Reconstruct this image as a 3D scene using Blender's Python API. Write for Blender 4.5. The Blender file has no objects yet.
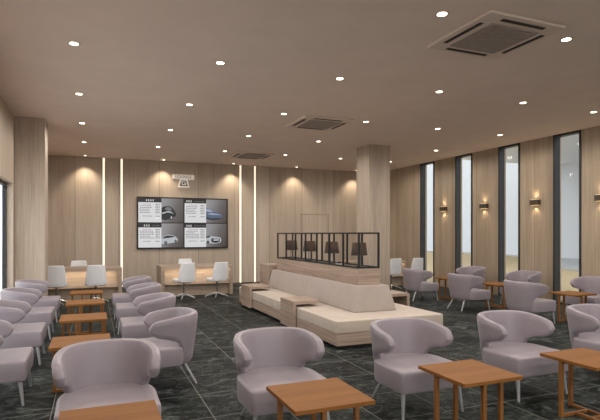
import bpy, bmesh, math, random
from mathutils import Vector, Matrix
random.seed(7)
C = bpy.context.scene.collection
S = bpy.context.scene

# ------------------------------------------------------------------ camera
YAW = math.atan(206.6 / 501.8)
cam_d = bpy.data.cameras.new('camera')
cam = bpy.data.objects.new('camera', cam_d)
C.objects.link(cam)
cam.location = (0, 0, 1.6)
cam.rotation_euler = (math.pi / 2, 0, -YAW)
cam_d.sensor_width = 36
cam_d.lens = 36 * 501.8 / 600
cam_d.shift_y = 24 / 600
cam_d.clip_start = 0.05
S.camera = cam

# ------------------------------------------------------------------ world, exposure
w = bpy.data.worlds.new('world')
S.world = w
w.use_nodes = True
WBG = w.node_tree.nodes['Background']
WBG.inputs[0].default_value = (0.93, 0.94, 0.95, 1)
WBG.inputs[1].default_value = 3.5
S.view_settings.view_transform = 'Standard'
S.view_settings.look = 'None'
S.view_settings.gamma = 1
S.view_settings.use_curve_mapping = False
S.view_settings.exposure = -0.12

DOWN_W = 63       # watts of a ceiling downlight
WASH_W = 66       # watts of a wall-washing spot
H = 3.87          # ceiling height
YB = 16.1         # back wall
XR = 9.81         # right wall
XL = -1.41        # left wall
YF = -4.0         # wall behind the camera

# ------------------------------------------------------------------ materials
def lin(c):
    return tuple(((v / 255) / 12.92 if v / 255 <= 0.04045 else ((v / 255 + 0.055) / 1.055) ** 2.4) for v in c) + (1,)

def base(name, rough=0.5, col=(128, 128, 128), metal=0.0, spec=0.5):
    m = bpy.data.materials.new(name)
    m.use_nodes = True
    b = m.node_tree.nodes['Principled BSDF']
    b.inputs['Base Color'].default_value = lin(col)
    b.inputs['Roughness'].default_value = rough
    b.inputs['Metallic'].default_value = metal
    b.inputs['Specular IOR Level'].default_value = spec
    return m, m.node_tree, b

def coords(nt, scale, kind='Object'):
    tc = nt.nodes.new('ShaderNodeTexCoord')
    mp = nt.nodes.new('ShaderNodeMapping')
    mp.inputs['Scale'].default_value = scale
    nt.links.new(tc.outputs[kind], mp.inputs[0])
    return mp

def noise(nt, vec, scale, detail=3, rough=0.5, dist=0.0):
    n = nt.nodes.new('ShaderNodeTexNoise')
    n.inputs['Scale'].default_value = scale
    n.inputs['Detail'].default_value = detail
    n.inputs['Roughness'].default_value = rough
    n.inputs['Distortion'].default_value = dist
    nt.links.new(vec, n.inputs['Vector'])
    return n

def ramp(nt, fac, stops):
    r = nt.nodes.new('ShaderNodeValToRGB')
    e = r.color_ramp.elements
    while len(e) < len(stops):
        e.new(0.5)
    for k, (p, c) in enumerate(stops):
        e[k].position = p
        e[k].color = lin(c)
    nt.links.new(fac, r.inputs[0])
    return r

def mixc(nt, a, b, fac, mode='MIX'):
    m = nt.nodes.new('ShaderNodeMix')
    m.data_type = 'RGBA'
    m.blend_type = mode
    for sock, v in ((m.inputs[6], a), (m.inputs[7], b)):
        if isinstance(v, tuple):
            sock.default_value = v
        else:
            nt.links.new(v, sock)
    if isinstance(fac, float):
        m.inputs[0].default_value = fac
    else:
        nt.links.new(fac, m.inputs[0])
    return m.outputs[2]

def mathn(nt, op, a, b=None):
    n = nt.nodes.new('ShaderNodeMath')
    n.operation = op
    for k, v in enumerate((a, b)):
        if v is None:
            continue
        if isinstance(v, (int, float)):
            n.inputs[k].default_value = v
        else:
            nt.links.new(v, n.inputs[k])
    return n.outputs[0]

def bump(nt, b, h, strength=0.2, dist=0.01):
    bp = nt.nodes.new('ShaderNodeBump')
    bp.inputs['Strength'].default_value = strength
    bp.inputs['Distance'].default_value = dist
    nt.links.new(h, bp.inputs['Height'])
    nt.links.new(bp.outputs[0], b.inputs['Normal'])

def wood(name, dark, mid, light, axis='z', fine=38, rough=0.5, seam=None, spec=0.4):
    """straight-grained veneer, the grain running along one axis"""
    m, nt, b = base(name, rough, spec=spec)
    k = {'x': 0, 'y': 1, 'z': 2}[axis]
    sc = [1, 1, 1]
    sc[k] = 0.035
    mp = coords(nt, tuple(sc))
    n1 = noise(nt, mp.outputs[0], fine, 3, 0.6)
    n2 = noise(nt, mp.outputs[0], fine / 7, 2, 0.5, 0.4)
    f = mathn(nt, 'ADD', mathn(nt, 'MULTIPLY', n1.outputs[0], 0.55), mathn(nt, 'MULTIPLY', n2.outputs[0], 0.45))
    r = ramp(nt, f, [(0.36, dark), (0.5, mid), (0.64, light)])
    col = r.outputs[0]
    if seam:
        # narrow joints between veneer panels, one every «seam» metres along x + y
        mp2 = coords(nt, (1, 1, 1))
        sx = nt.nodes.new('ShaderNodeSeparateXYZ')
        nt.links.new(mp2.outputs[0], sx.inputs[0])
        t = mathn(nt, 'ADD', sx.outputs[0], sx.outputs[1])
        fr = mathn(nt, 'FRACT', mathn(nt, 'DIVIDE', t, seam))
        ln = mathn(nt, 'LESS_THAN', fr, 0.012 / seam)
        pid = mathn(nt, 'FLOOR', mathn(nt, 'DIVIDE', t, seam))
        wn = nt.nodes.new('ShaderNodeTexWhiteNoise')
        wn.noise_dimensions = '1D'
        nt.links.new(pid, wn.inputs['W'])
        g = ramp(nt, wn.outputs[0], [(0, (238, 236, 234)), (1, (255, 255, 255))])
        col = mixc(nt, col, g.outputs[0], 1.0, 'MULTIPLY')
        col = mixc(nt, col, lin(tuple(int(v * 0.72) for v in dark)), ln)
    nt.links.new(col, b.inputs['Base Color'])
    bump(nt, b, n1.outputs[0], 0.05, 0.003)
    return m

def plain(name, col, rough=0.5, metal=0.0, var=0.06, scale=8, spec=0.5):
    m, nt, b = base(name, rough, col, metal, spec)
    mp = coords(nt, (1, 1, 1))
    n = noise(nt, mp.outputs[0], scale, 3)
    lo = tuple(max(0, v * (1 - var)) for v in col)
    hi = tuple(min(255, v * (1 + var)) for v in col)
    r = ramp(nt, n.outputs[0], [(0.3, lo), (0.7, hi)])
    nt.links.new(r.outputs[0], b.inputs['Base Color'])
    return m

def fabric(name, col, rough=0.75, weave=420, var=0.05, sheen=0.15):
    m, nt, b = base(name, rough, col, 0, 0.35)
    mp = coords(nt, (1, 1, 1))
    n = noise(nt, mp.outputs[0], 5, 3)
    n2 = noise(nt, mp.outputs[0], weave, 2)
    lo = tuple(v * (1 - var) for v in col)
    hi = tuple(min(255, v * (1 + var)) for v in col)
    r = ramp(nt, n.outputs[0], [(0.3, lo), (0.7, hi)])
    nt.links.new(r.outputs[0], b.inputs['Base Color'])
    b.inputs['Sheen Weight'].default_value = sheen
    b.inputs['Sheen Roughness'].default_value = 0.5
    bump(nt, b, n2.outputs[0], 0.12, 0.002)
    return m

def glow(name, col, strength, surface=(230, 225, 215)):
    m, nt, b = base(name, 0.4, surface)
    b.inputs['Emission Color'].default_value = lin(col)
    b.inputs['Emission Strength'].default_value = strength
    return m

def glass_mat(name, tint=(240, 241, 241), gloss=0.03):
    m = bpy.data.materials.new(name)
    m.use_nodes = True
    nt = m.node_tree
    nt.nodes.clear()
    out = nt.nodes.new('ShaderNodeOutputMaterial')
    t = nt.nodes.new('ShaderNodeBsdfTransparent')
    t.inputs[0].default_value = lin(tint)
    g = nt.nodes.new('ShaderNodeBsdfGlossy')
    g.inputs['Roughness'].default_value = 0.03
    lw = nt.nodes.new('ShaderNodeLayerWeight')
    lw.inputs['Blend'].default_value = 0.12
    f = mathn(nt, 'ADD', mathn(nt, 'MULTIPLY', lw.outputs['Fresnel'], 0.06), gloss * 0.3)
    mx = nt.nodes.new('ShaderNodeMixShader')
    nt.links.new(f, mx.inputs[0])
    nt.links.new(t.outputs[0], mx.inputs[1])
    nt.links.new(g.outputs[0], mx.inputs[2])
    nt.links.new(mx.outputs[0], out.inputs[0])
    return m

def tile_mat():
    """dark green-grey veined stone tiles, 0.66 m, with pale joints"""
    m, nt, b = base('stone_tile', 0.42, spec=0.05)
    mp = coords(nt, (1, 1, 1))
    sx = nt.nodes.new('ShaderNodeSeparateXYZ')
    nt.links.new(mp.outputs[0], sx.inputs[0])
    T = 0.66
    u = mathn(nt, 'DIVIDE', mathn(nt, 'SUBTRACT', sx.outputs[0], 0.97), T)
    v = mathn(nt, 'DIVIDE', mathn(nt, 'SUBTRACT', sx.outputs[1], 4.345), T)
    fu, fv = mathn(nt, 'FRACT', u), mathn(nt, 'FRACT', v)
    W = 0.011
    lu = mathn(nt, 'LESS_THAN', fu, W)
    lv = mathn(nt, 'LESS_THAN', fv, W)
    line = mathn(nt, 'MAXIMUM', lu, lv)
    cmb = nt.nodes.new('ShaderNodeCombineXYZ')
    nt.links.new(mathn(nt, 'FLOOR', u), cmb.inputs[0])
    nt.links.new(mathn(nt, 'FLOOR', v), cmb.inputs[1])
    wn = nt.nodes.new('ShaderNodeTexWhiteNoise')
    nt.links.new(cmb.outputs[0], wn.inputs['Vector'])
    off = nt.nodes.new('ShaderNodeVectorMath')
    off.operation = 'SCALE'
    off.inputs['Scale'].default_value = 9.0
    nt.links.new(wn.outputs['Color'], off.inputs[0])
    add = nt.nodes.new('ShaderNodeVectorMath')
    add.operation = 'ADD'
    nt.links.new(mp.outputs[0], add.inputs[0])
    nt.links.new(off.outputs[0], add.inputs[1])
    st = nt.nodes.new('ShaderNodeMapping')
    st.inputs['Scale'].default_value = (1.0, 1.6, 1.0)
    st.inputs['Rotation'].default_value = (0, 0, 0.5)
    nt.links.new(add.outputs[0], st.inputs[0])
    n1 = noise(nt, st.outputs[0], 2.6, 8, 0.68, 1.4)
    r1 = ramp(nt, n1.outputs[0], [(0.28, (8, 9, 9)), (0.43, (24, 26, 26)), (0.55, (48, 52, 51)), (0.72, (116, 122, 118))])
    n2 = noise(nt, st.outputs[0], 1.9, 5, 0.6, 2.6)
    ridge = mathn(nt, 'SUBTRACT', 1.0, mathn(nt, 'MULTIPLY', mathn(nt, 'ABSOLUTE', mathn(nt, 'SUBTRACT', n2.outputs[0], 0.5)), 46.0))
    ridge = mathn(nt, 'MULTIPLY', mathn(nt, 'MAXIMUM', ridge, 0.0), mathn(nt, 'MULTIPLY', n1.outputs[0], 0.5))
    col = mixc(nt, r1.outputs[0], lin((160, 164, 160)), ridge)
    g = ramp(nt, wn.outputs['Value'], [(0, (205, 212, 206)), (1, (255, 255, 255))])
    col = mixc(nt, col, g.outputs[0], 1.0, 'MULTIPLY')
    col = mixc(nt, col, lin((128, 128, 120)), line)
    nt.links.new(col, b.inputs['Base Color'])
    rr = mathn(nt, 'ADD', 0.42, mathn(nt, 'MULTIPLY', n1.outputs[0], 0.2))
    nt.links.new(rr, b.inputs['Roughness'])
    return m

M = {}
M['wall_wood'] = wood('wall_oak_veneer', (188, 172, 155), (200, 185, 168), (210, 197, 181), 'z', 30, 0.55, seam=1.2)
M['window_wall_wood'] = wood('shaded_oak_veneer', (160, 143, 123), (174, 157, 136), (185, 169, 149), 'z', 30, 0.55, seam=0.99)  # oak of the walls, colour darkened for the dimmer light on this side
M['pillar_wood_shaded'] = wood('shaded_pillar_veneer', (166, 151, 135), (180, 165, 149), (192, 178, 162), 'z', 42, 0.55)  # same oak, the pillars' weaker light put into a darker colour
M['desk_wood'] = wood('desk_oak_veneer', (152, 134, 118), (170, 152, 135), (185, 168, 151), 'x', 34, 0.5)
M['sofa_wood'] = wood('ash_veneer', (140, 121, 108), (166, 146, 131), (184, 165, 149), 'y', 30, 0.5)
M['sofa_wood_x'] = wood('ash_veneer_cross', (140, 121, 108), (166, 146, 131), (184, 165, 149), 'x', 30, 0.5)
M['table_wood'] = wood('cherry_veneer', (121, 77, 35), (132, 87, 40), (143, 96, 47), 'x', 34, 0.6, spec=0.2)
M['table_frame'] = wood('cherry_bars', (121, 78, 37), (132, 87, 43), (144, 97, 50), 'z', 34, 0.45)
M['tile'] = tile_mat()
M['ceiling'] = plain('taupe_ceiling_paint', (240, 222, 210), 0.9, 0, 0.012, 2)
M['chair'] = fabric('mauve_grey_leather', (146, 137, 144), 0.38, 300, 0.025, 0.1)
M['chair_leg'] = plain('satin_grey_metal', (165, 166, 168), 0.35, 0.35, 0.03)
M['cushion'] = fabric('cream_upholstery', (194, 181, 168), 0.8, 320, 0.02)
M['cushion_back'] = fabric('greige_upholstery', (169, 158, 150), 0.8, 320, 0.02)
M['black_metal'] = plain('black_painted_steel', (34, 33, 32), 0.45, 0.2, 0.08)
M['window_frame'] = plain('dark_grey_aluminium', (50, 51, 53), 0.5, 0.2, 0.05)
M['shade'] = fabric('dark_lamp_fabric', (60, 58, 60), 0.9, 200, 0.08)
M['bulb'] = glow('warm_bulb', (255, 200, 130), 45)
_nt = M['shade'].node_tree
_b = _nt.nodes['Principled BSDF']
_tr = _nt.nodes.new('ShaderNodeBsdfTranslucent')
_tr.inputs[0].default_value = lin((200, 178, 145))
_mx = _nt.nodes.new('ShaderNodeMixShader')
_mx.inputs[0].default_value = 0.22
_nt.links.new(_b.outputs[0], _mx.inputs[1])
_nt.links.new(_tr.outputs[0], _mx.inputs[2])
_nt.links.new(_mx.outputs[0], _nt.nodes['Material Output'].inputs[0])
M['stem'] = plain('smoked_steel', (120, 118, 118), 0.3, 0.6, 0.04)
M['white_plastic'] = plain('white_plastic', (236, 238, 242), 0.4, 0, 0.015)
M['chrome'] = plain('polished_aluminium', (215, 216, 220), 0.25, 0.6, 0.02)
M['strip'] = glow('warm_white_led', (255, 238, 208), 1.1)
M['desk_strip'] = glow('desk_led', (255, 236, 206), 24)
M['down'] = glow('downlight_lens', (255, 236, 208), 9)
M['trim_ring'] = plain('white_trim_ring', (180, 170, 160), 0.5, 0, 0.02)
M['ac_panel'] = plain('taupe_air_unit_panel', (226, 208, 196), 0.8, 0, 0.02)
M['ac_bars'] = plain('grey_grille_bars', (178, 165, 156), 0.8, 0, 0.02)
M['ac_dark'] = plain('dark_air_slot', (58, 52, 48), 0.8, 0, 0.05)
M['sconce'] = plain('bronze_sconce', (78, 68, 56), 0.5, 0.3, 0.05)
M['sconce_glow'] = glow('sconce_lens', (255, 214, 150), 1.5)
M['glass'] = glass_mat('window_glass')
M['ext_white'] = plain('pale_render', (184, 187, 191), 0.9, 0, 0.02)
M['ext_grey'] = plain('pale_grey_canopy', (225, 227, 230), 0.9, 0, 0.02)
M['sand'] = plain('sand_paving', (144, 128, 96), 0.9, 0, 0.06, 3)
M['side_paving'] = plain('grey_side_paving', (160, 163, 165), 0.9, 0, 0.04, 3)
M['ext_light'] = plain('paler_pilaster', (196, 200, 204), 0.9, 0, 0.02)
M['kerb'] = plain('pale_kerb', (150, 150, 146), 0.8, 0, 0.03)
M['bounce_paving'] = plain('pale_bounce_paving', (228, 226, 222), 0.9, 0, 0.04, 3)  # made very pale to bounce daylight up onto the ceiling

# ------------------------------------------------------------------ helpers
def link(name, bm, mat, parent=None, smooth=False, mats=None):
    me = bpy.data.meshes.new(name)
    bmesh.ops.recalc_face_normals(bm, faces=bm.faces)
    bm.to_mesh(me)
    bm.free()
    for mm in (mats or [mat]):
        me.materials.append(mm)
    if smooth:
        for p in me.polygons:
            p.use_smooth = True
        me.set_sharp_from_angle(angle=math.radians(38))
    o = bpy.data.objects.new(name, me)
    C.objects.link(o)
    if parent is not None:
        o.parent = parent
    return o

def tag(o, label=None, cat=None, group=None, kind=None):
    if label: o['label'] = label
    if cat: o['category'] = cat
    if group: o['group'] = group
    if kind: o['kind'] = kind
    return o

def thing(name, loc, rz, label, cat, group=None):
    o = bpy.data.objects.new(name, None)
    o.empty_display_size = 0.1
    C.objects.link(o)
    o.location = loc
    o.rotation_euler = (0, 0, rz)
    return tag(o, label, cat, group)

def dup(root, loc, rz, label, group=None):
    r = root.copy()
    C.objects.link(r)
    r.location = loc
    r.rotation_euler = (0, 0, rz)
    r['label'] = label
    if group: r['group'] = group
    for ch in list(root.children):
        c = ch.copy()
        C.objects.link(c)
        c.parent = r
        for g in ch.children:
            d = g.copy()
            C.objects.link(d)
            d.parent = c
    return r

def merge(dst, src):
    me = bpy.data.meshes.new('t')
    src.to_mesh(me)
    src.free()
    dst.from_mesh(me)
    bpy.data.meshes.remove(me)

def box(bm, x0, y0, z0, x1, y1, z1, bev=0.0, seg=2, mat=0):
    t = bmesh.new()
    bmesh.ops.create_cube(t, size=1)
    for v in t.verts:
        v.co = Vector(((x0 + x1) / 2 + v.co.x * (x1 - x0), (y0 + y1) / 2 + v.co.y * (y1 - y0), (z0 + z1) / 2 + v.co.z * (z1 - z0)))
    if bev > 0:
        bmesh.ops.bevel(t, geom=list(t.edges), offset=bev, segments=seg, profile=0.5, affect='EDGES')
    for f in t.faces:
        f.material_index = mat
    merge(bm, t)
    return bm

def B(*a, **k):
    return box(bmesh.new(), *a, **k)

def rod(bm, p, q, r0, r1=None, n=12):
    """tapered round bar from p to q"""
    r1 = r0 if r1 is None else r1
    p, q = Vector(p), Vector(q)
    d = q - p
    t = bmesh.new()
    bmesh.ops.create_cone(t, cap_ends=True, segments=n, radius1=r0, radius2=r1, depth=d.length)
    t.transform(Matrix.Translation((p + q) / 2) @ d.to_track_quat('Z', 'Y').to_matrix().to_4x4())
    merge(bm, t)
    return bm

def loft(bm, rings, closed_ring=True, caps=True):
    rv = [[bm.verts.new(p) for p in ring] for ring in rings]
    n = len(rings[0])
    for a, b in zip(rv, rv[1:]):
        for k in range(n if closed_ring else n - 1):
            bm.faces.new((a[k], a[(k + 1) % n], b[(k + 1) % n], b[k]))
    if caps:
        bm.faces.new(rv[0])
        bm.faces.new(list(reversed(rv[-1])))
    return bm

def interp(tab, t):
    """smooth monotone interpolation in a table of (t, value)"""
    n_ = len(tab)
    if t <= tab[0][0]: return tab[0][1]
    if t >= tab[-1][0]: return tab[-1][1]
    sec = [(tab[k + 1][1] - tab[k][1]) / (tab[k + 1][0] - tab[k][0]) for k in range(n_ - 1)]
    sl = [sec[0]] + [0 if sec[k - 1] * sec[k] <= 0 else 2 * sec[k - 1] * sec[k] / (sec[k - 1] + sec[k]) for k in range(1, n_ - 1)] + [sec[-1]]
    for k in range(n_ - 1):
        if t <= tab[k + 1][0]:
            h_ = tab[k + 1][0] - tab[k][0]
            u = (t - tab[k][0]) / h_
            return ((2 * u ** 3 - 3 * u * u + 1) * tab[k][1] + (u ** 3 - 2 * u * u + u) * h_ * sl[k]
                    + (3 * u * u - 2 * u ** 3) * tab[k + 1][1] + (u ** 3 - u * u) * h_ * sl[k + 1])

def catmull(pts, t):
    n = len(pts) - 1
    x = min(max(t, 0), 1) * n
    i = min(int(x), n - 1)
    s = x - i
    p0 = pts[i - 1] if i > 0 else tuple(2 * a - b for a, b in zip(pts[0], pts[1]))
    p3 = pts[i + 2] if i + 2 <= n else tuple(2 * a - b for a, b in zip(pts[n], pts[n - 1]))
    p1, p2 = pts[i], pts[i + 1]
    return tuple(0.5 * (2 * b + (c - a) * s + (2 * a - 5 * b + 4 * c - d) * s * s + (3 * b - 3 * c + d - a) * s ** 3)
                 for a, b, c, d in zip(p0, p1, p2, p3))

def prism_poly(pts, y, depth, bm=None, mat=0):
    """polygon in the x-z plane, its front at y, going back by depth"""
    bm = bm or bmesh.new()
    a = [bm.verts.new((x, y, z)) for x, z in pts]
    b = [bm.verts.new((x, y + depth, z)) for x, z in pts]
    f = [bm.faces.new(a), bm.faces.new(list(reversed(b)))]
    for k in range(len(pts)):
        f.append(bm.faces.new((a[k], a[(k + 1) % len(pts)], b[(k + 1) % len(pts)], b[k])))
    for q in f:
        q.material_index = mat
    return bm

# ------------------------------------------------------------------ the room
def struct(name, bm, mat, parent=None, **k):
    o = link(name, bm, mat, parent, **k)
    if parent is None:
        o['kind'] = 'structure'
    return o

struct('floor', B(XL - 0.3, YF, -0.1, XR + 0.25, YB + 0.2, 0), M['tile'])
struct('ceiling', B(XL - 0.3, YF, H, XR + 0.25, YB + 0.2, H + 0.15), M['ceiling'])
struct('wall_back', B(XL - 0.3, YB, 0, XR + 0.25, YB + 0.2, H), M['wall_wood'])

# right wall: tall narrow openings from floor to ceiling
WINS = []
y = 7.76 - 1.695 * 6
while y < YB - 1:
    WINS.append((y, y + 0.715))
    y += 1.695
WINS = [q for q in WINS if q[0] > YF + 0.3 and q[1] < 14.2]
bm = bmesh.new()
prev = YF
for a, b_ in WINS:
    box(bm, XR, prev, 0, XR + 0.25, a, H)
    prev = b_
box(bm, XR, prev, 0, XR + 0.25, YB, H)
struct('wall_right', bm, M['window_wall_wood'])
n = 0
for a, b_ in WINS:
    n += 1
    f = bmesh.new()
    t = 0.045
    box(f, XR - 0.02, a, 0, XR + 0.16, a + t, H, 0.004)
    box(f, XR - 0.02, b_ - t, 0, XR + 0.16, b_, H, 0.004)
    box(f, XR - 0.02, a + t, H - t, XR + 0.16, b_ - t, H, 0.004)
    box(f, XR - 0.02, a + t, 0, XR + 0.16, b_ - t, 0.05, 0.004)
    wf = struct('window_%d' % n, f, M['window_frame'])
    link('glass_pane', B(XR + 0.10, a + t, 0.05, XR + 0.106, b_ - t, H - t), M['glass'], wf)

# left wall: veneered above glazing, its unseen length sized for the daylight let in
bm = bmesh.new()
box(bm, XL - 0.175, YF, 2.56, XL, 9.0, H)
box(bm, XL - 0.175, 9.0, 2.56, XL, 10.85, H)
box(bm, XL - 0.175, 10.85, 0, XL, YB, H)
box(bm, XL - 0.175, YF, 0, XL, 4.6, 2.56)
struct('wall_left', bm, M['wall_wood'])
ys = [4.6, 6.7, 8.78, 10.85]
for k in range(3):
    n += 1
    zt = 2.56
    a, b_ = ys[k], ys[k + 1]
    f = bmesh.new()
    box(f, XL - 0.17, a, 0, XL - 0.1, a + 0.06, zt, 0.004)
    box(f, XL - 0.17, b_ - 0.06, 0, XL - 0.1, b_, zt, 0.004)
    box(f, XL - 0.17, a + 0.06, zt - 0.06, XL - 0.1, b_ - 0.06, zt, 0.004)
    box(f, XL - 0.17, a + 0.06, 0, XL - 0.1, b_ - 0.06, 0.08, 0.004)
    wf = struct('window_%d' % n, f, M['window_frame'])
    link('glass_pane', B(XL - 0.133, a + 0.06, 0.08, XL - 0.127, b_ - 0.06, zt - 0.06), M['glass'], wf)

# unseen wall behind the camera, its glazing added to let in fill daylight
bm = bmesh.new()
box(bm, XL - 0.3, YF - 0.2, 3.74, XR + 0.25, YF, H)
box(bm, XL - 0.3, YF - 0.2, 0, XL + 0.2, YF, 3.74)
box(bm, 6.4, YF - 0.2, 0, XR + 0.25, YF, 3.74)
struct('wall_front', bm, M['wall_wood'])
xs = [XL + 0.2 + k * (6.4 - XL - 0.2) / 4 for k in range(5)]
for k in range(4):
    n += 1
    a, b_ = xs[k], xs[k + 1]
    f = bmesh.new()
    box(f, a, YF - 0.15, 0, a + 0.06, YF - 0.05, 3.74, 0.004)
    box(f, b_ - 0.06, YF - 0.15, 0, b_, YF - 0.05, 3.74, 0.004)
    box(f, a + 0.06, YF - 0.15, 3.66, b_ - 0.06, YF - 0.05, 3.74, 0.004)
    box(f, a + 0.06, YF - 0.15, 0, b_ - 0.06, YF - 0.05, 0.08, 0.004)
    wf = struct('window_%d' % n, f, M['window_frame'])  # unseen window, added for fill daylight
    link('glass_pane', B(a + 0.06, YF - 0.103, 0.08, b_ - 0.06, YF - 0.097, 3.66), M['glass'], wf)

# pillars
struct('pillar', B(6.43, 11.04, 0, 7.05, 11.70, H, bev=0.006), M['pillar_wood_shaded'])
struct('pillar', B(XL + 0.002, 11.04, 0, -0.88, 11.70, H, bev=0.006), M['pillar_wood_shaded'])

# flush door in the back wall, the same veneer
d = bmesh.new()
box(d, 6.68, YB - 0.012, 0.0, 7.69, YB + 0.0, 2.27, 0.003)
dr = struct('door_1', d, M['wall_wood'])
fr = bmesh.new()
box(fr, 6.655, YB - 0.02, 0, 6.678, YB, 2.295)
box(fr, 7.692, YB - 0.02, 0, 7.715, YB, 2.295)
box(fr, 6.678, YB - 0.02, 2.272, 7.692, YB, 2.295)
link('door_frame', fr, M['sofa_wood'], dr)

# ------------------------------------------------------------------ outside
struct('forecourt_bounce_ground', B(XL - 60, -60, -0.25, XR + 0.25, 90, -0.12), M['bounce_paving'])  # unseen ground outside, kept bright as a reflector for the ceiling
struct('side_ground', B(XR + 0.25, -60, -0.25, 90, 90, -0.12), M['side_paving'])
EDGE = [(19, -8), (19, 6), (19, 13.5), (19.3, 16.5), (20.6, 19.2), (23.6, 21.8), (26.4, 24.6), (27.9, 28), (28.2, 33), (27, 38)]
def slab(pts, z0, z1):
    g = bmesh.new()
    lo = [g.verts.new((x, y_, z0)) for x, y_ in pts]
    hi = [g.verts.new((x, y_, z1)) for x, y_ in pts]
    g.faces.new(hi)
    for q in range(len(pts)):
        g.faces.new((lo[q], lo[(q + 1) % len(pts)], hi[(q + 1) % len(pts)], hi[q]))
    return g
struct('paving_ground', slab([(XR + 0.6, -8)] + EDGE + [(XR + 0.6, 40)], -0.12, 0.0), M['sand'])
kb = bmesh.new()
rings = []
for k, (x, y_) in enumerate(EDGE):
    a, b_ = EDGE[max(0, k - 1)], EDGE[min(len(EDGE) - 1, k + 1)]
    tx, ty = b_[0] - a[0], b_[1] - a[1]
    L = math.hypot(tx, ty)
    nx, ny = ty / L, -tx / L
    rings.append([(x + nx * 0.01, y_ + ny * 0.01, -0.12), (x + nx * 0.01, y_ + ny * 0.01, 0.10), (x + nx * 0.25, y_ + ny * 0.25, 0.10), (x + nx * 0.25, y_ + ny * 0.25, -0.12)])
loft(kb, rings)
struct('kerb_trim', kb, M['kerb'])
building = thing('showroom_building', (0, 0, 0), 0, 'pale rendered building seen through the tall windows across the paving', 'building')
link('wall_block', B(31, -14, -0.12, 44, 70, 16), M['ext_white'], building)
link('canopy', B(21, -14, 6.6, 31, 27, 7.3), M['ext_grey'], building)
for yy in (3, 12, 21):
    link('pilaster', B(30.6, yy, -0.12, 31, yy + 0.8, 6.6), M['ext_light'], building)

# ------------------------------------------------------------------ ceiling fittings
def spot(parent, loc, target, watts, angle, col, blend=0.6, r=0.05):
    L = bpy.data.lights.new('lamp_light', 'SPOT')
    L.energy = watts
    L.color = col
    L.spot_size = math.radians(angle)
    L.spot_blend = blend
    L.shadow_soft_size = r
    o = bpy.data.objects.new('lamp_light', L)
    C.objects.link(o)
    o.parent = parent
    o.location = loc
    o.rotation_euler = Vector(target).to_track_quat('-Z', 'Y').to_euler()
    return o

def make_downlight(loc, label, group, wash=False):
    t = thing('ceiling_downlight', loc, 0, label, 'ceiling light', group)
    r = 0.050 if not wash else 0.035
    ring = bmesh.new()
    N = 28
    prof = [(r, -0.002), (r + 0.012, -0.006), (r + 0.02, -0.003), (r + 0.02, 0.0), (r, 0.0)]
    rings = [[(pr_ * math.cos(2 * math.pi * k / N), pr_ * math.sin(2 * math.pi * k / N), z) for k in range(N)] for pr_, z in prof]
    loft(ring, rings, caps=False)
    link('trim_ring', ring, M['trim_ring'], t, smooth=True)
    lens = bmesh.new()
    rings = [[(q * math.cos(2 * math.pi * k / N), q * math.sin(2 * math.pi * k / N), z) for k in range(N)] for q, z in ((r, -0.001), (r, -0.004), (r * 0.7, -0.006), (0.004, -0.007))]
    loft(lens, rings)
    link('lens', lens, M['down'], t, smooth=True)
    return t

cols = [-0.214, 1.556, 3.327, 5.10, 6.87, 8.61]
rows = [13.49, 11.2, 8.88, 6.555, 4.23, 1.91, -0.42, -2.7]
rown = ['first row before the back wall spots', 'second row before the back wall spots', 'third row before the back wall spots',
        'fourth row before the back wall spots', 'row nearest the viewer', 'row above the viewer', 'row behind the viewer', 'last row behind the viewer']
coln = ['over the left tables', 'second from the left wall', 'third from the left wall', 'fourth from the left wall', 'second from the window wall', 'nearest the window wall']
proto = None
for ri, y in enumerate(rows):
    for ci, x in enumerate(cols):
        if ci == 4 and ri == 1:
            continue            # the pillar stands here
        lb = 'round downlight %s, %s' % (coln[ci], rown[ri])
        if proto is None:
            proto = make_downlight((x, y, H), lb, 'ceiling downlights in a grid')
            t = proto
            spot(t, (0, 0, -0.03), (0, 0, -1), DOWN_W, 176, (1.0, 0.93, 0.86), 0.45, 0.07)
        elif ri < 6:
            t = dup(proto, (x, y, H), 0, lb)
        else:
            t = None
            # behind the viewer only the lamps' light matters: the fittings are still real ones
            t = dup(proto, (x, y, H), 0, lb)
washn = ['over the left desk', 'left of the sign', 'by the left pair of light strips at the screen', 'between the bright strips and the flush door', 'right of the flush door']
wash_lab = ['small wall-washing spot in the ceiling over the leftmost desk', 'small wall-washing spot in the ceiling just left of the sign above the screen',
            'small wall-washing spot in the ceiling left of the right-hand pair of light strips', 'small wall-washing spot in the ceiling just left of the flush door',
            'small wall-washing spot in the ceiling right of the flush door, beside the pillar']
pw = None
for x, lb in zip([-0.22, 1.99, 4.18, 6.38, 8.68], wash_lab):
    if pw is None:
        pw = make_downlight((x, 15.78, H), lb, 'wall-washing spots along the back wall', True)
        spot(pw, (0, 0, -0.03), (0, 0.06, -1), WASH_W, 96, (1.0, 0.84, 0.64), 0.75, 0.03)
    else:
        dup(pw, (x, 15.78, H), 0, lb)

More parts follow.
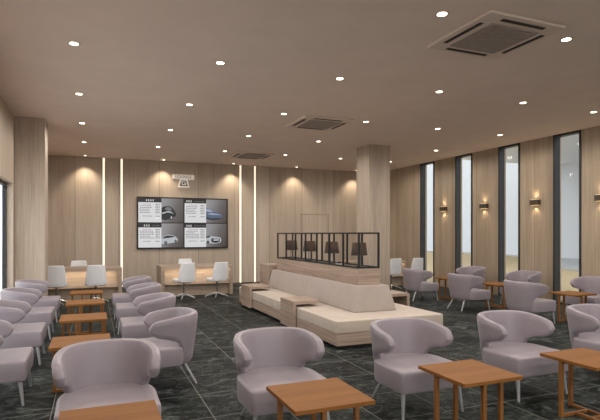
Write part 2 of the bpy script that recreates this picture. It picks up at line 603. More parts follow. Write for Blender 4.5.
def make_ac(loc, label):
    t = thing('air_conditioner', loc, 0, label, 'air conditioner', 'ceiling cassette air conditioners')
    s_ = 0.53
    link('panel', B(-s_, -s_, -0.035, s_, s_, 0, bev=0.012), M['ac_panel'], t)
    g_ = bmesh.new()
    q = 0.33
    for k in range(17):
        yy = -q + k * (2 * q / 16)
        box(g_, -q, yy - 0.008, -0.05, q, yy + 0.008, -0.036)
    for k in range(13):
        xx = -q + k * (2 * q / 12)
        box(g_, xx - 0.005, -q, -0.047, xx + 0.005, q, -0.036)
    gr = link('grille', g_, M['ac_bars'], t)
    link('grille_recess', B(-q, -q, -0.0365, q, q, -0.0352), M['ac_dark'], gr)
    for a in range(4):
        o = link('air_slot', B(-0.30, -0.462, -0.042, 0.30, -0.412, -0.0352, bev=0.002), M['ac_dark'], t)
        o.rotation_euler = (0, 0, a * math.pi / 2)
    return t
ac = make_ac((4.235, 4.475, H), 'large square four-way air conditioner in the ceiling, nearest of the three')
dup(ac, (4.25, 9.3, H), 0, 'square air conditioner in the ceiling, middle of the three')
dup(ac, (4.19, 13.85, H), 0, 'square air conditioner in the ceiling nearest the back wall, smallest in view')

# ------------------------------------------------------------------ back wall light strips, sign and screen
for x, lb in ((0.285, 'vertical warm light strip left of the screen, the outer one nearer the left desk'), (0.79, 'vertical warm light strip left of the screen, the one closer to the screen'),
              (4.493, 'vertical warm light strip right of the screen, the one closer to the screen'), (4.993, 'vertical warm light strip right of the screen, the outer one nearer the sofa')):
    t = thing('light_strip', (x, YB, 0), 0, lb, 'light strip', 'vertical light strips in the back wall')
    link('diffuser', B(-0.03, -0.012, 0.0, 0.03, 0.0, H), M['strip'], t)
    f = bmesh.new()
    box(f, -0.045, -0.016, 0, -0.03, 0, H)
    box(f, 0.03, -0.016, 0, 0.045, 0, H)
    link('profile', f, M['trim_ring'], t)

# screen: a video wall of four displays, each with a price list and a car
def blank(name, col, em=1.0):
    m, nt, b = base(name, 0.3, (10, 10, 10))
    b.inputs['Emission Color'].default_value = lin(col)
    b.inputs['Emission Strength'].default_value = em
    return m
SC = {k: blank('screen_' + k, c, 0.9) for k, c in dict(black=(22, 19, 19), list=(226, 226, 228), line=(110, 108, 112), pink=(190, 150, 160), white=(240, 240, 240),
      carblack=(26, 26, 30), carblue=(86, 100, 128), paleblue=(160, 174, 194), silver=(190, 193, 198), dark=(40, 40, 46), grey=(120, 120, 124)).items()}
def screen_bg():
    m, nt, b = base('screen_photo_backdrop', 0.3, (10, 10, 10))
    tc = nt.nodes.new('ShaderNodeTexCoord')
    sx = nt.nodes.new('ShaderNodeSeparateXYZ')
    nt.links.new(tc.outputs['Generated'], sx.inputs[0])
    t_ = mathn(nt, 'ADD', mathn(nt, 'MULTIPLY', sx.outputs[0], 0.8), mathn(nt, 'MULTIPLY', mathn(nt, 'SUBTRACT', 1.0, sx.outputs[2]), 0.2))
    r = ramp(nt, t_, [(0.0, (176, 176, 178)), (0.5, (150, 148, 150)), (0.75, (104, 98, 98)), (1.0, (72, 60, 56))])
    nt.links.new(r.outputs[0], b.inputs['Emission Color'])
    b.inputs['Emission Strength'].default_value = 0.9
    return m
SBG = screen_bg()
X0, X1, Z0, Z1 = 1.226, 4.052, 1.145, 2.745
vw = thing('video_wall', ((X0 + X1) / 2, YB, 0), 0, 'large wall-mounted screen of four displays showing price lists and cars', 'screen')
ox = (X0 + X1) / 2
fr = bmesh.new()
box(fr, X0 - ox, -0.09, Z0, X1 - ox, -0.002, Z1, 0.006)
link('screen_frame', fr, M['black_metal'], vw)
def smoothpoly(pts, closed=True, k=4):
    out = []
    n_ = len(pts)
    for i in range(n_):
        p0, p1, p2, p3 = pts[i - 1], pts[i], pts[(i + 1) % n_], pts[(i + 2) % n_]
        for s in range(k):
            t_ = s / k
            out.append(tuple(0.5 * (2 * b + (c_ - a) * t_ + (2 * a - 5 * b + 4 * c_ - d_) * t_ ** 2 + (3 * b - 3 * c_ + d_ - a) * t_ ** 3) for a, b, c_, d_ in zip(p0, p1, p2, p3)))
    return out
def disc(cx, cz, r, y, mat, parent, name, rx=None, n_=20):
    rx = rx or r
    return link(name, prism_poly([(cx + rx * math.cos(2 * math.pi * k / n_), cz + r * math.sin(2 * math.pi * k / n_)) for k in range(n_)], y, 0.001), mat, parent)
YS = -0.092
cw, chh = (X1 - X0) / 2, (Z1 - Z0) / 2
for ix in range(2):
    for iz in range(2):
        px0 = X0 - ox + ix * cw + (0.04 if ix == 0 else 0.02)
        px1 = X0 - ox + (ix + 1) * cw - (0.02 if ix == 0 else 0.05)
        pz1 = Z1 - iz * chh - (0.04 if iz == 0 else 0.015)
        pz0 = Z1 - (iz + 1) * chh + (0.015 if iz == 0 else 0.04)
        Wd, Hh = px1 - px0, pz1 - pz0
        dp = link('display', B(px0, YS, pz0, px1, YS + 0.004, pz1), SBG, vw)
        lx = px0 + Wd * 0.505
        link('price_panel', B(px0, YS - 0.002, pz0, lx, YS, pz1 - 0.13), SC['list'], dp)
        link('heading_bar', B(px0, YS - 0.002, pz1 - 0.13, lx, YS, pz1), SC['black'], dp)
        hb = bmesh.new()
        gx = px0 + (0.22 if (ix, iz) == (0, 0) else 0.05 if ix else 0.16)
        for k in range(4 if (ix, iz) == (0, 0) else 3):
            z_ = pz1 - 0.09
            box(hb, gx + k * 0.065, YS - 0.004, z_, gx + k * 0.065 + 0.042, YS - 0.002, z_ + 0.012)
            box(hb, gx + k * 0.065, YS - 0.004, z_ + 0.03, gx + k * 0.065 + 0.042, YS - 0.002, z_ + 0.042)
            box(hb, gx + k * 0.065 + 0.016, YS - 0.004, z_ - 0.01, gx + k * 0.065 + 0.026, YS - 0.002, z_ + 0.05)
        link('heading_text', hb, SC['white'], dp)
        if (ix, iz) != (0, 0):
            hb = bmesh.new()
            xx = gx + 0.26
            while xx < lx - 0.06:
                wd = random.uniform(0.015, 0.05)
                box(hb, xx, YS - 0.004, pz1 - 0.082, xx + wd, YS - 0.002, pz1 - 0.055)
                xx += wd + 0.025
            link('subheading_text', hb, SC['grey'], dp)
        tb, pb = bmesh.new(), bmesh.new()
        nl = 8
        for r_ in range(nl):
            z_ = pz1 - 0.20 - r_ * 0.052
            if r_ == 6: continue
            xx = px0 + (0.05 if r_ % 3 else 0.03) + (0.08 if r_ == 7 else 0) + (0.1 if r_ == 0 else 0)
            end = px0 + Wd * random.uniform(0.24, 0.32)
            while xx < end:
                wd = random.uniform(0.02, 0.06)
                box(pb if r_ == 0 else tb, xx, YS - 0.004, z_, xx + wd, YS - 0.002, z_ + 0.02)
                xx += wd + 0.014
            box(tb, lx - 0.18, YS - 0.004, z_, lx - 0.10, YS - 0.002, z_ + 0.02)
            box(tb, lx - 0.09, YS - 0.004, z_, lx - 0.05, YS - 0.002, z_ + 0.02)
        link('price_text', tb, SC['line'], dp)
        link('accent_text', pb, SC['pink'], dp)
        # the car picture, cut by the list panel at its left
        c0 = lx
        cz = pz0 + Hh * 0.30
        A = lambda p: [(c0 + a, cz + b) for a, b in p]
        y1 = YS - 0.003
        if (ix, iz) == (0, 0):
            link('car_body', prism_poly(A([(0, -0.12), (0, 0.22), (0.05, 0.26), (0.12, 0.28), (0.26, 0.28), (0.34, 0.22), (0.40, 0.13), (0.44, 0.06), (0.44, -0.02), (0.36, -0.06), (0.28, -0.12), (0.1, -0.16)]), y1, 0.002), SC['carblack'], dp)
            link('car_window', prism_poly(A([(0.10, 0.18), (0.14, 0.25), (0.26, 0.25), (0.33, 0.16), (0.22, 0.14)]), y1 - 0.002, 0.002), SC['grey'], dp)
            link('car_highlight', prism_poly(A([(0.02, 0.08), (0.20, 0.13), (0.30, 0.11), (0.38, 0.04), (0.30, 0.07), (0.18, 0.09), (0.02, 0.03)]), y1 - 0.002, 0.002), SC['silver'], dp)
            disc(c0 + 0.30, cz - 0.07, 0.07, y1 - 0.003, SC['dark'], dp, 'car_wheel', 0.045)
            disc(c0 + 0.30, cz - 0.07, 0.04, y1 - 0.005, SC['silver'], dp, 'car_rim', 0.024)
            disc(lx - 0.13, pz0 + 0.13, 0.035, YS - 0.005, SC['white'], dp, 'badge', 0.08)
        elif (ix, iz) == (1, 0):
            link('car_body', prism_poly(A([(0, -0.04), (0, 0.24), (0.10, 0.23), (0.22, 0.16), (0.34, 0.11), (0.46, 0.08), (0.52, 0.03), (0.53, -0.04), (0.46, -0.07), (0.15, -0.09)]), y1, 0.002), SC['carblue'], dp)
            link('car_window', prism_poly(A([(0.0, 0.14), (0.0, 0.22), (0.10, 0.21), (0.24, 0.13), (0.10, 0.12)]), y1 - 0.002, 0.002), SC['paleblue'], dp)
            link('car_highlight', prism_poly(A([(0.04, 0.07), (0.2, 0.09), (0.38, 0.06), (0.50, 0.03), (0.36, 0.03), (0.14, 0.03)]), y1 - 0.002, 0.002), SC['paleblue'], dp)
            link('car_shadow', prism_poly(A([(0, -0.10), (0, -0.04), (0.15, -0.09), (0.46, -0.07), (0.5, -0.10), (0.2, -0.14)]), y1 - 0.001, 0.001), SC['carblack'], dp)
        elif (ix, iz) == (0, 1):
            link('car_body', prism_poly(A([(0, -0.10), (0, 0.05), (0.06, 0.13), (0.18, 0.17), (0.34, 0.16), (0.44, 0.10), (0.50, 0.03), (0.48, -0.05), (0.38, -0.08), (0.22, -0.10), (0.12, -0.14)]), y1, 0.002), SC['silver'], dp)
            link('car_window', prism_poly(A([(0.02, 0.05), (0.09, 0.12), (0.18, 0.145), (0.34, 0.14), (0.40, 0.10), (0.22, 0.07)]), y1 - 0.002, 0.002), SC['dark'], dp)
            for a, b_, rr in ((0.13, -0.09, 0.06), (0.43, -0.03, 0.045)):
                disc(c0 + a, cz + b_, rr, y1 - 0.003, SC['dark'], dp, 'car_wheel', rr * 0.8)
                disc(c0 + a, cz + b_, rr * 0.55, y1 - 0.005, SC['grey'], dp, 'car_rim', rr * 0.45)
        else:
            link('car_body', prism_poly(A([(0, -0.10), (0, 0.10), (0.15, 0.12), (0.35, 0.10), (0.46, 0.08), (0.50, 0.0), (0.47, -0.08), (0.3, -0.12)]), y1, 0.002), SC['silver'], dp)
            link('car_window', prism_poly(A([(0.0, 0.06), (0.0, 0.11), (0.10, 0.13), (0.14, 0.09)]), y1 - 0.002, 0.002), SC['dark'], dp)
            link('car_grille', prism_poly(A([(0.17, -0.06), (0.17, 0.05), (0.45, 0.04), (0.44, -0.06), (0.3, -0.10)]), y1 - 0.002, 0.002), SC['dark'], dp)
            link('car_headlight', prism_poly(A([(0.24, -0.02), (0.24, 0.015), (0.42, 0.01), (0.42, -0.015)]), y1 - 0.004, 0.002), SC['white'], dp)
            disc(c0 + 0.06, cz - 0.07, 0.05, y1 - 0.003, SC['dark'], dp, 'car_wheel', 0.04)

# sign above the screen: lettering on pale backing and a trapezoid badge with a G
sg = thing('wall_sign', (2.63, YB, 0), 0, 'small pale sign with lettering over a G badge above the screen', 'sign')
M['sign_pale'] = glow('sign_backing', (235, 225, 212), 0.35, (225, 218, 208))
M['sign_dark'] = plain('sign_charcoal', (62, 62, 72), 0.5)
M['sign_letter'] = plain('sign_letter_grey', (150, 145, 142), 0.5)
link('sign_backing', B(-0.34, -0.05, 3.325, 0.34, -0.002, 3.475, bev=0.02), M['sign_pale'], sg)
tz = smoothpoly
link('badge_backing', prism_poly([(-0.17, 3.07), (0.19, 3.07), (0.19, 3.09), (0.12, 3.33), (-0.10, 3.33), (-0.17, 3.09)], -0.048, 0.045), M['sign_pale'], sg)
link('badge', prism_poly([(-0.115, 3.115), (0.135, 3.115), (0.125, 3.16), (0.08, 3.285), (-0.06, 3.285), (-0.105, 3.16)], -0.058, 0.012), M['sign_dark'], sg)
def text(body, size, x, z, y, mat, parent, name, ext=0.002):
    cu = bpy.data.curves.new(name, 'FONT')
    cu.body = body
    cu.size = size
    cu.extrude = ext
    cu.align_x = 'CENTER'
    cu.align_y = 'CENTER'
    o = bpy.data.objects.new(name, cu)
    cu.materials.append(mat)
    C.objects.link(o)
    o.parent = parent
    o.location = (x, y, z)
    o.rotation_euler = (math.pi / 2, 0, 0)
    bpy.context.view_layer.update()
    me = bpy.data.meshes.new_from_object(o.evaluated_get(bpy.context.evaluated_depsgraph_get()))
    bpy.data.objects.remove(o)
    o = bpy.data.objects.new(name, me)
    C.objects.link(o)
    o.parent = parent
    o.location = (x, y, z)
    o.rotation_euler = (math.pi / 2, 0, 0)
    return o
text('LOUNGE', 0.125, 0, 3.40, -0.053, M['sign_letter'], sg, 'sign_lettering')
gb = bmesh.new()      # the squared G of the badge
for a in ((-0.055, 3.145, 0.085, 3.168), (-0.055, 3.145, -0.03, 3.255), (-0.04, 3.235, 0.065, 3.255), (0.062, 3.145, 0.085, 3.205), (0.015, 3.19, 0.085, 3.208)):
    box(gb, a[0], -0.064, a[1], a[2], -0.058, a[3])
link('badge_letter', gb, M['sign_pale'], sg)

# ------------------------------------------------------------------ desks
def make_desk(loc, Wd, label):
    t = thing('counter_desk', loc, 0, label, 'desk', 'desks along the back of the room')
    D = 0.95
    link('worktop', B(0, 0, 0.72, Wd, D, 0.775, bev=0.004), M['desk_wood'], t)
    for x in (0, Wd - 0.085):
        link('side_panel', B(x, 0, 0, x + 0.085, D, 0.72, bev=0.003), M['desk_wood'], t)
    # concave lit front above a plain plinth
    f = bmesh.new()
    prof = []
    for k in range(9):
        a = k / 8
        prof.append((0.06 + 0.16 * math.sin(a * math.pi / 2), 0.30 + 0.42 * (a ** 0.9)))
    ring0 = [(0.085, y_, z) for y_, z in prof] + [(0.085, 0.30, 0.72), (0.085, 0.30, 0.30)]
    ring1 = [(Wd - 0.085, y_, z) for _, y_, z in ring0]
    loft(f, [ring0, ring1])
    link('curved_front', f, M['desk_wood'], t, smooth=True)
    link('plinth_panel', B(0.085, 0.16, 0, Wd - 0.085, 0.2, 0.30), M['desk_wood'], t)
    link('led_strip', B(0.12, 0.03, 0.708, Wd - 0.12, 0.05, 0.7195), M['desk_strip'], t)
    link('front_lip', B(0.086, 0.0, 0.698, Wd - 0.086, 0.018, 0.7195), M['desk_wood'], t)
    return t
dk = make_desk((1.58, 13.05, 0), 1.86, 'lit-front wooden desk standing under the screen')
dup(dk, (-1.21, 13.05, 0), 0, 'lit-front wooden desk at the far left, behind the lounge tables')
dup(dk, (7.05, 13.05, 0), 0, 'lit-front wooden desk at the right, mostly hidden behind the pillar')

# ------------------------------------------------------------------ white swivel chairs
def make_swivel(loc, rz, label):
    """faces local -y (the back at +y)"""
    t = thing('swivel_chair', loc, rz, label, 'office chair', 'white swivel chairs at the desks')
    b_ = bmesh.new()
    rings = []
    for k in range(11):
        a = k / 10
        z = 0.44 + 0.45 * a
        wd = 0.235 - 0.055 * a ** 1.5
        y0 = 0.20 + 0.06 * a
        th = 0.022
        ring = []
        N = 9
        for q in range(N):
            u = -1 + 2 * q / (N - 1)
            ring.append((u * wd, y0 - 0.05 * u * u * (1 - 0.4 * a) + th, z))
        for q in range(N):
            u = 1 - 2 * q / (N - 1)
            ring.append((u * wd, y0 - 0.05 * u * u * (1 - 0.4 * a) - th, z))
        rings.append(ring)
    loft(b_, rings)
    bk = link('backrest', b_, M['white_plastic'], t, smooth=True)
    m_ = bk.modifiers.new('round', 'BEVEL'); m_.width = 0.012; m_.segments = 2
    s_ = bmesh.new()
    rings = []
    for z, k in ((0.40, 0.86), (0.415, 0.97), (0.445, 1.0), (0.47, 0.97), (0.48, 0.88)):
        ring = []
        for q in range(28):
            a = 2 * math.pi * q / 28
            cx, cy = math.cos(a), math.sin(a)
            e = 0.55
            ring.append((0.235 * k * math.copysign(abs(cx) ** e, cx), -0.02 + 0.235 * k * math.copysign(abs(cy) ** e, cy), z))
        rings.append(ring)
    loft(s_, rings)
    link('seat', s_, M['white_plastic'], t, smooth=True)
    link('column', rod(bmesh.new(), (0, 0, 0.08), (0, 0, 0.40), 0.022), M['stem'], t, smooth=True)
    for k in range(5):
        a = 2 * math.pi * k / 5 - math.pi / 2
        l_ = bmesh.new()
        rod(l_, (0.02 * math.cos(a), 0.02 * math.sin(a), 0.105), (0.30 * math.cos(a), 0.30 * math.sin(a), 0.02), 0.018, 0.01)
        rod(l_, (0.29 * math.cos(a), 0.29 * math.sin(a), 0.0), (0.29 * math.cos(a), 0.29 * math.sin(a), 0.028), 0.014)
        link('base_spoke', l_, M['chrome'], t, smooth=True)
    return t
P = math.pi
sw = make_swivel((2.09, 12.72, 0), P + 0.30, 'white swivel chair in front of the desk under the screen, the left one')
dup(sw, (2.93, 12.72, 0), P + 0.30, 'white swivel chair in front of the desk under the screen, the right one')
dup(sw, (2.45, 14.35, 0), 0.1, 'white swivel chair behind the desk under the screen')
dup(sw, (-0.78, 12.66, 0), P - 0.05, 'white swivel chair in front of the far left desk, the one nearer the left pillar')
dup(sw, (0.05, 12.66, 0), P + 0.05, 'white swivel chair in front of the far left desk, the right one')
dup(sw, (-0.36, 14.35, 0), 0.0, 'white swivel chair behind the far left desk, only its top showing')
dup(sw, (8.86, 12.62, 0), P + 0.1, 'white swivel chair at the right-hand desk, fully right of the pillar')
dup(sw, (8.12, 12.66, 0), P + 0.1, 'white swivel chair at the right-hand desk, peeking from behind the pillar')

# ------------------------------------------------------------------ tub chairs
PATH = [(0.0, 0.338), (0.155, 0.320), (0.270, 0.236), (0.325, 0.11), (0.338, -0.025), (0.322, -0.172)]
def path(t):
    # mirror-aware catmull: the first neighbour is the mirrored second point
    n_ = len(PATH) - 1
    x = min(max(t, 0), 1) * n_
    i = min(int(x), n_ - 1)
    s = x - i
    p1, p2 = PATH[i], PATH[i + 1]
    p0 = PATH[i - 1] if i > 0 else (-PATH[1][0], PATH[1][1])
    p3 = PATH[i + 2] if i + 2 <= n_ else tuple(2 * a - b for a, b in zip(PATH[n_], PATH[n_ - 1]))
    return tuple(0.5 * (2 * b + (c - a) * s + (2 * a - 5 * b + 4 * c - d) * s * s + (3 * b - 3 * c + d - a) * s ** 3) for a, b, c, d in zip(p0, p1, p2, p3))
TOP = [(0, 0.762), (0.4, 0.757), (0.7, 0.732), (0.88, 0.708), (1.0, 0.680)]
BOT = [(0, 0.225), (0.45, 0.225), (0.50, 0.42), (0.59, 0.475), (0.74, 0.508), (0.88, 0.528), (1.0, 0.552)]
def flare(z):
    return 0.80 + 0.20 * min(1, max(0, (z - 0.2) / 0.5)) ** 0.85
def make_tub(loc, rz, label, group):
    """faces local -y"""
    t = thing('tub_chair', loc, rz, label, 'armchair', group)
    sh = bmesh.new()
    rings = []
    S0 = 0.885
    half = [S0 * k / 20 for k in range(21)] + [S0 + (1 - S0) * math.sin(k / 8 * math.pi / 2) for k in range(1, 9)]
    seq = [-v for v in reversed(half[1:])] + half
    TH = 0.037
    for u in seq:
        s = abs(u)
        sgn = 1 if u >= 0 else -1
        adv = 0
        # the wing ends in a full round: its height closes along an ellipse
        k = 1 if s <= S0 else max(0.13, math.sqrt(max(0, 1 - ((s - S0) / (1 - S0)) ** 2.3)))
        x, y_ = path(s)
        x2, y2 = path(max(0, s - 0.01))
        x3, y3 = path(min(1, s + 0.01))
        tx, ty = x3 - x2, y3 - y2
        L = math.hypot(tx, ty) or 1
        tx, ty = tx / L, ty / L
        x, y_ = x + tx * adv, y_ + ty * adv
        nx, ny = -ty, tx            # points outward for the +x side
        if nx * x + ny * y_ < 0:
            nx, ny = -nx, -ny
        zt, zb = interp(TOP, s), interp(BOT, s)
        zc, hh = (zt + zb) / 2, (zt - zb) / 2 * k
        zt, zb = zc + hh, zc - hh
        th = TH * (1.0 if k > 0.6 else 0.5 + 0.8 * k)
        ring = []
        r_ = min(th, hh)
        prof = []
        nz = 7
        for q in range(nz):            # outer side going up
            a = q / (nz - 1)
            prof.append((th, zb + r_ + (zt - zb - 2 * r_) * a))
        for q in (1, 2, 3):
            a = q / 4 * math.pi
            prof.append((th * math.cos(a), zt - r_ + r_ * math.sin(a)))
        for q in range(nz):
            a = 1 - q / (nz - 1)
            prof.append((-th, zb + r_ + (zt - zb - 2 * r_) * a))
        for q in (1, 2, 3):
            a = math.pi + q / 4 * math.pi
            prof.append((th * math.cos(a), zb + r_ + r_ * math.sin(a)))
        for off, z in prof:
            fl = flare(z)
            ring.append((sgn * (x * fl + nx * off), (y_ * fl + ny * off), z))
        if sgn < 0:
            pass
        rings.append(ring)
    # for the mirrored half the outward side is already mirrored by sgn on x
    loft(sh, rings)
    link('backrest', sh, M['chair'], t, smooth=True)
    # seat body: square front, round back, crowned top
    st = bmesh.new()
    def outline(z, inset):
        pts = []
        for k in range(41):
            q = -0.86 + 1.72 * k / 40
            s_ = abs(q)
            x, y_ = path(s_)
            x2, y2 = path(s_ + 0.01)
            L = math.hypot(x2 - x, y2 - y_)
            nx, ny = -(y2 - y_) / L, (x2 - x) / L
            if nx * x + ny * y_ < 0:
                nx, ny = -nx, -ny
            wgt = min(1, max(0, (s_ - 0.36) / 0.2))
            wgt = wgt * wgt * (3 - 2 * wgt)
            fl = flare(z) * (1 - wgt) + 0.93 * wgt
            off = 0.010 * (1 - wgt) + 0.030 * wgt - inset
            px_, py_ = x * fl + nx * off, y_ * fl + ny * off
            pts.append((math.copysign(px_, q) if k != 20 else 0.0, py_, z))
        xe = 0.340 - inset
        yf = -0.350 + inset
        rc = 0.03
        for a in range(0, 5):
            q = a / 4 * math.pi / 2
            pts.append((xe - rc + rc * math.cos(q), yf + rc - rc * math.sin(q), z))
        for a in range(0, 5):
            q = math.pi / 2 - a / 4 * math.pi / 2
            pts.append((-(xe - rc + rc * math.cos(q)), yf + rc - rc * math.sin(q), z))
        return pts
    levels = [(0.228, 0.016), (0.235, 0.006), (0.25, 0.003), (0.32, 0.0), (0.395, 0.0), (0.408, 0.003), (0.417, 0.011), (0.420, 0.026), (0.424, 0.07), (0.428, 0.16)]
    loft(st, [outline(z, i) for z, i in levels])
    link('seat', st, M['chair'], t, smooth=True)
    for sx in (-1, 1):
        l_ = rod(bmesh.new(), (sx * 0.295, -0.295, 0.235), (sx * 0.315, -0.325, 0.0), 0.021, 0.012)
        link('leg', l_, M['chair_leg'], t, smooth=True)
        l_ = rod(bmesh.new(), (sx * 0.17, 0.20, 0.235), (sx * 0.225, 0.33, 0.0), 0.021, 0.012)
        link('leg', l_, M['chair_leg'], t, smooth=True)
    return t
GF = 'grey tub chairs in the front row'
GL = 'grey tub chairs along the left wall'
GM = 'grey tub chairs on the aisle side of the left tables'
GW = 'grey tub chairs on the sofa side of the window tables'
GX = 'grey tub chairs with their backs to the window wall'
tub = make_tub((0.10, 3.95, 0), 0, 'mauve-grey tub chair in the front row, leftmost, beyond the cropped table corner', GF)
dup(tub, (1.435, 3.95, 0), 0, 'mauve-grey tub chair in the front row, second from the left, left of the sofa')
dup(tub, (2.76, 3.95, 0), 0, 'mauve-grey tub chair in the front row overlapping the near corner of the cream sofa')
dup(tub, (4.06, 3.95, 0), 0, 'mauve-grey tub chair in the front row, fully seen, right of the sofa')
dup(tub, (5.38, 3.95, 0), 0, 'mauve-grey tub chair in the front row cut by the photo right edge')
LY = [5.62, 7.2, 8.8, 10.35]
nm = ['nearest', 'second from the viewer', 'third from the viewer', 'farthest']
for k, y in enumerate(LY):
    dup(tub, (-0.93, y, 0), P / 2, 'grey tub chair against the left wall, %s of four' % nm[k], GL)
for k, y in enumerate(LY):
    dup(tub, (0.69, y, 0), -P / 2, 'grey tub chair on the aisle side of left tables, %s of four' % nm[k], GM)
WY = [6.85, 8.55, 10.26]
nw = ['nearest', 'middle', 'farthest']
for k, y in enumerate(WY):
    dup(tub, (7.27 if k == 0 else 7.37, y, 0), P / 2, 'grey tub chair facing the windows, %s of three' % nw[k], GW)
for k, y in enumerate(WY):
    dup(tub, (8.94, y, 0), -P / 2, 'grey tub chair with back to window wall, %s of three' % nw[k], GX)

# ------------------------------------------------------------------ small tables
def make_table(loc, label, group):
    t = thing('side_table', loc, 0, label, 'table', group)
    link('tabletop', B(-0.28, -0.28, 0.492, 0.28, 0.28, 0.52, bev=0.003), M['table_wood'], t)
    c0, d0 = 0.077, 0.25
    for (x, y_) in ((-d0, c0), (c0, d0), (d0, -c0), (-c0, -d0)):
        link('leg', B(x - 0.016, y_ - 0.016, 0.0, x + 0.016, y_ + 0.016, 0.492, bev=0.003), M['table_frame'], t)
    # crossing pinwheel rails near the floor and under the top
    for z0, z1 in ((0.0, 0.028), (0.464, 0.491)):
        for a in range(4):
            o = link('base_rail' if z0 == 0 else 'top_rail', B(-d0 + 0.0165, c0 - 0.013, z0, c0 - 0.0165 + 0.0, c0 + 0.013, z1, bev=0.002), M['table_frame'], t)
            o.rotation_euler = (0, 0, -a * P / 2)
    return t
GT = 'small square wooden tables in the front row'
GTL = 'small square wooden tables down the left side'
GTW = 'small square wooden tables by the windows'
tb = make_table((0.09, 3.108, 0), 'small cherry-brown square table cropped at the bottom left of the photo', GT)
dup(tb, (1.415, 3.108, 0), 0, 'small cherry-brown square table in front of the chair left of the sofa')
dup(tb, (2.745, 3.162, 0), 0, 'small cherry-brown square table at the bottom, third in the front row')
dup(tb, (4.03, 3.108, 0), 0, 'small cherry-brown square table cut by the right edge of the photo')
TL = [5.56, 7.14, 8.71, 10.23]
for k, y in enumerate(TL):
    dup(tb, (-0.115, y, 0), 0, 'cherry-brown square table between the left rows, %s of four' % nm[k], GTL)
for k, (x, y) in enumerate(((8.14, 6.62), (8.18, 8.50), (8.15, 10.08))):
    dup(tb, (x, y, 0), 0, 'cherry-brown square table by the windows, %s of three' % nw[k], GTW)

# ------------------------------------------------------------------ sofa island
SX0, SX1, SY0, SY1 = 3.10, 4.90, 6.20, 11.20
so = thing('island_sofa', (4.0, 8.7, 0), 0, 'long cream island sofa on a wooden base with a planter-like wooden spine', 'sofa')
so.location = (0, 0, 0)
bs = bmesh.new()
box(bs, SX0, SY0, 0.05, SX1, SY1, 0.215, 0.004)
link('base_panel', bs, M['sofa_wood'], so)
link('end_panel', B(SX0 + 0.001, SY0 - 0.006, 0.052, SX1 - 0.001, SY0 - 0.0002, 0.213), M['sofa_wood_x'], so)
link('spine_end_panel', B(3.871, 6.962, 0.70, 4.259, 6.9698, 1.049), M['sofa_wood_x'], so)
link('plinth', B(SX0 + 0.08, SY0 + 0.08, 0, SX1 - 0.08, SY1 - 0.08, 0.05), M['ac_dark'], so)
def seatpiece(x0, y0, x1, y1):
    return link('seat_cushion', B(x0, y0, 0.218, x1, y1, 0.39, bev=0.012, seg=3), M['cushion'], so, smooth=True)
seatpiece(SX0, SY0, SX1, 7.02)
ycut = [7.023, 7.8, 8.9, 10.0, SY1]
for a, b_ in zip(ycut, ycut[1:]):
    seatpiece(SX0, a + 0.001, 3.999, b_ - 0.001)
    seatpiece(4.001, a + 0.001, SX1, b_ - 0.001)
# wedge backrests leaning on the spine
def wedge(y0, y1, yt0, yt1, xl=(3.69, 3.78), xr=(4.46, 4.38)):
    w_ = bmesh.new()
    zb, zt = 0.391, 0.785
    lo = [(xl[0], y0, zb), (xr[0], y0, zb), (xr[0], y1, zb), (xl[0], y1, zb)]
    hi = [(xl[1], yt0, zt), (xr[1], yt0, zt), (xr[1], yt1, zt), (xl[1], yt1, zt)]
    loft(w_, [lo, hi])
    bmesh.ops.bevel(w_, geom=list(w_.edges), offset=0.015, segments=3, profile=0.5, affect='EDGES')
    return link('back_cushion', w_, M['cushion_back'], so, smooth=True)
wedge(6.79, 8.78, 6.90, 8.78)
wedge(8.785, 10.90, 8.785, 10.86)
link('spine_panel', B(3.87, 6.97, 0.70, 4.26, 10.80, 1.05, bev=0.004), M['sofa_wood'], so)
ec = B(3.72, 10.92, 0.391, 4.46, 11.60, 0.89, bev=0.004)
box(ec, 3.72, 11.202, 0.0, 4.46, 11.60, 0.392, 0.004)
link('end_cabinet', ec, M['sofa_wood'], so)
def armbox(x0, x1, xp, y0, y1, side):
    a = bmesh.new()
    box(a, x0, y0, 0.435, x1, y1, 0.49, 0.004)
    if side < 0:
        box(a, x0, y0, 0.04, x0 + 0.055, y1, 0.435, 0.003)
    else:
        box(a, x1 - 0.055, y0, 0.04, x1, y1, 0.435, 0.003)
    return link('armrest', a, M['sofa_wood'], so)
armbox(3.035, 3.50, 0, 7.66, 8.28, -1)
armbox(3.035, 3.50, 0, 10.16, 10.80, -1)
armbox(4.55, 5.50, 0, 7.94, 8.50, 1)

# black frame on the spine
fm = thing('metal_frame', (4.065, 8.8, 1.05), 0, 'open black metal frame standing on the wooden spine of the sofa', 'frame')
fy0, fy1, fx0, fx1, q = 6.99, 10.76, 3.885, 4.245, 0.014
def rel(bm_):
    bmesh.ops.translate(bm_, verts=bm_.verts, vec=(-4.065, -8.8, -1.05))
    return bm_
for z in (1.050, 1.60):
    r_ = bmesh.new()
    box(r_, fx0 - q, fy0 - q, z, fx0 + q, fy1 + q, z + 0.026)
    box(r_, fx1 - q, fy0 - q, z, fx1 + q, fy1 + q, z + 0.026)
    for yy in (fy0, fy1):
        box(r_, fx0 + q, yy - q, z, fx1 - q, yy + q, z + 0.026)
    link('rail', rel(r_), M['black_metal'], fm)
for k in range(8):
    yy = fy0 + (fy1 - fy0) * k / 7
    for x in (fx0, fx1):
        link('post', rel(B(x - q, yy - q, 1.072, x + q, yy + q, 1.60)), M['black_metal'], fm)
link('bottom_tray', rel(B(fx0 + q, fy0 + q, 1.051, fx1 - q, fy1 - q, 1.058)), M['black_metal'], fm)

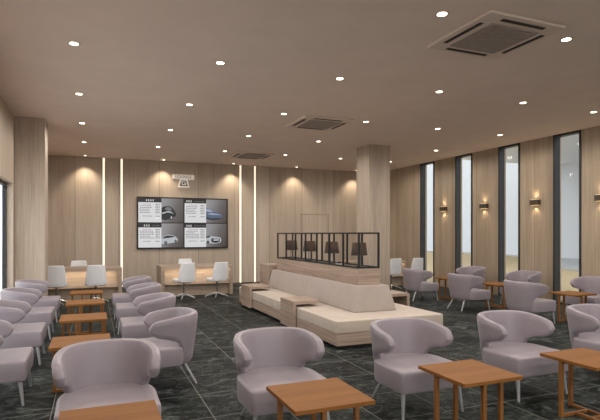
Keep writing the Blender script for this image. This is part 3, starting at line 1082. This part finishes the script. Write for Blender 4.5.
# table lamps in the frame
def make_lamp(loc, label):
    t = thing('table_lamp', loc, 0, label, 'lamp', 'shaded lamps in the black frame')
    s_ = bmesh.new()
    N = 28
    prof = [(0.138, 0.19), (0.112, 0.40), (0.109, 0.40), (0.135, 0.19)]
    rr = [[(r_ * math.cos(2 * P * k / N), r_ * math.sin(2 * P * k / N), z) for k in range(N)] for r_, z in prof + prof[:1]]
    loft(s_, rr, caps=False)
    link('lamp_shade', s_, M['shade'], t, smooth=True)
    st_ = bmesh.new()
    for dx in (-0.025, 0.025):
        rod(st_, (dx, 0, 0.012), (dx, 0, 0.30), 0.007)
    link('stem', st_, M['stem'], t, smooth=True)
    b_ = bmesh.new()
    rod(b_, (0, 0, 0), (0, 0, 0.014), 0.075, 0.07, 24)
    link('lamp_base', b_, M['black_metal'], t, smooth=True)
    bb = bmesh.new()
    bmesh.ops.create_uvsphere(bb, u_segments=16, v_segments=10, radius=0.028)
    bmesh.ops.translate(bb, verts=bb.verts, vec=(0, 0, 0.325))
    link('bulb', bb, M['bulb'], t, smooth=True)
    return t
lamps = [(7.30, 'dark-shaded table lamp in the black frame, nearest the viewer'), (8.33, 'dark-shaded table lamp in the black frame, second from the near end'),
         (9.36, 'dark-shaded table lamp in the black frame, second from the far end'), (10.36, 'dark-shaded table lamp in the black frame, farthest from the viewer')]
lp = make_lamp((4.065, lamps[0][0], 1.058), lamps[0][1])
for y, lb in lamps[1:]:
    dup(lp, (4.065, y, 1.058), 0, lb)

# ------------------------------------------------------------------ wall sconces
def make_sconce(loc, label):
    t = thing('wall_sconce', loc, 0, label, 'wall light', 'up-and-down wall lights between the windows')
    b_ = bmesh.new()
    box(b_, -0.085, -0.13, -0.065, 0.0, 0.13, 0.065, 0.004)
    link('housing', b_, M['sconce'], t)
    for z0, z1, tz_ in ((0.066, 0.069, 1), (-0.069, -0.066, -1)):
        link('lens', B(-0.075, -0.115, z0, -0.01, 0.115, z1), M['sconce_glow'], t)
        spot(t, (-0.06, 0, 0.085 * tz_), (0.10, 0, tz_), 5.0, 120, (1.0, 0.76, 0.46), 1.0, 0.03)
    return t
sc = make_sconce((XR, 8.96, 2.355), 'small bronze up-down wall light between the two nearest full windows')
dup(sc, (XR, 10.66, 2.355), 0, 'small bronze up-down wall light, second from the far end of the window wall')
dup(sc, (XR, 12.36, 2.355), 0, 'small bronze up-down wall light nearest the back corner of the window wall')
dup(sc, (XR, 7.265, 2.355), 0, 'small bronze up-down wall light cut by the right edge of the photo')
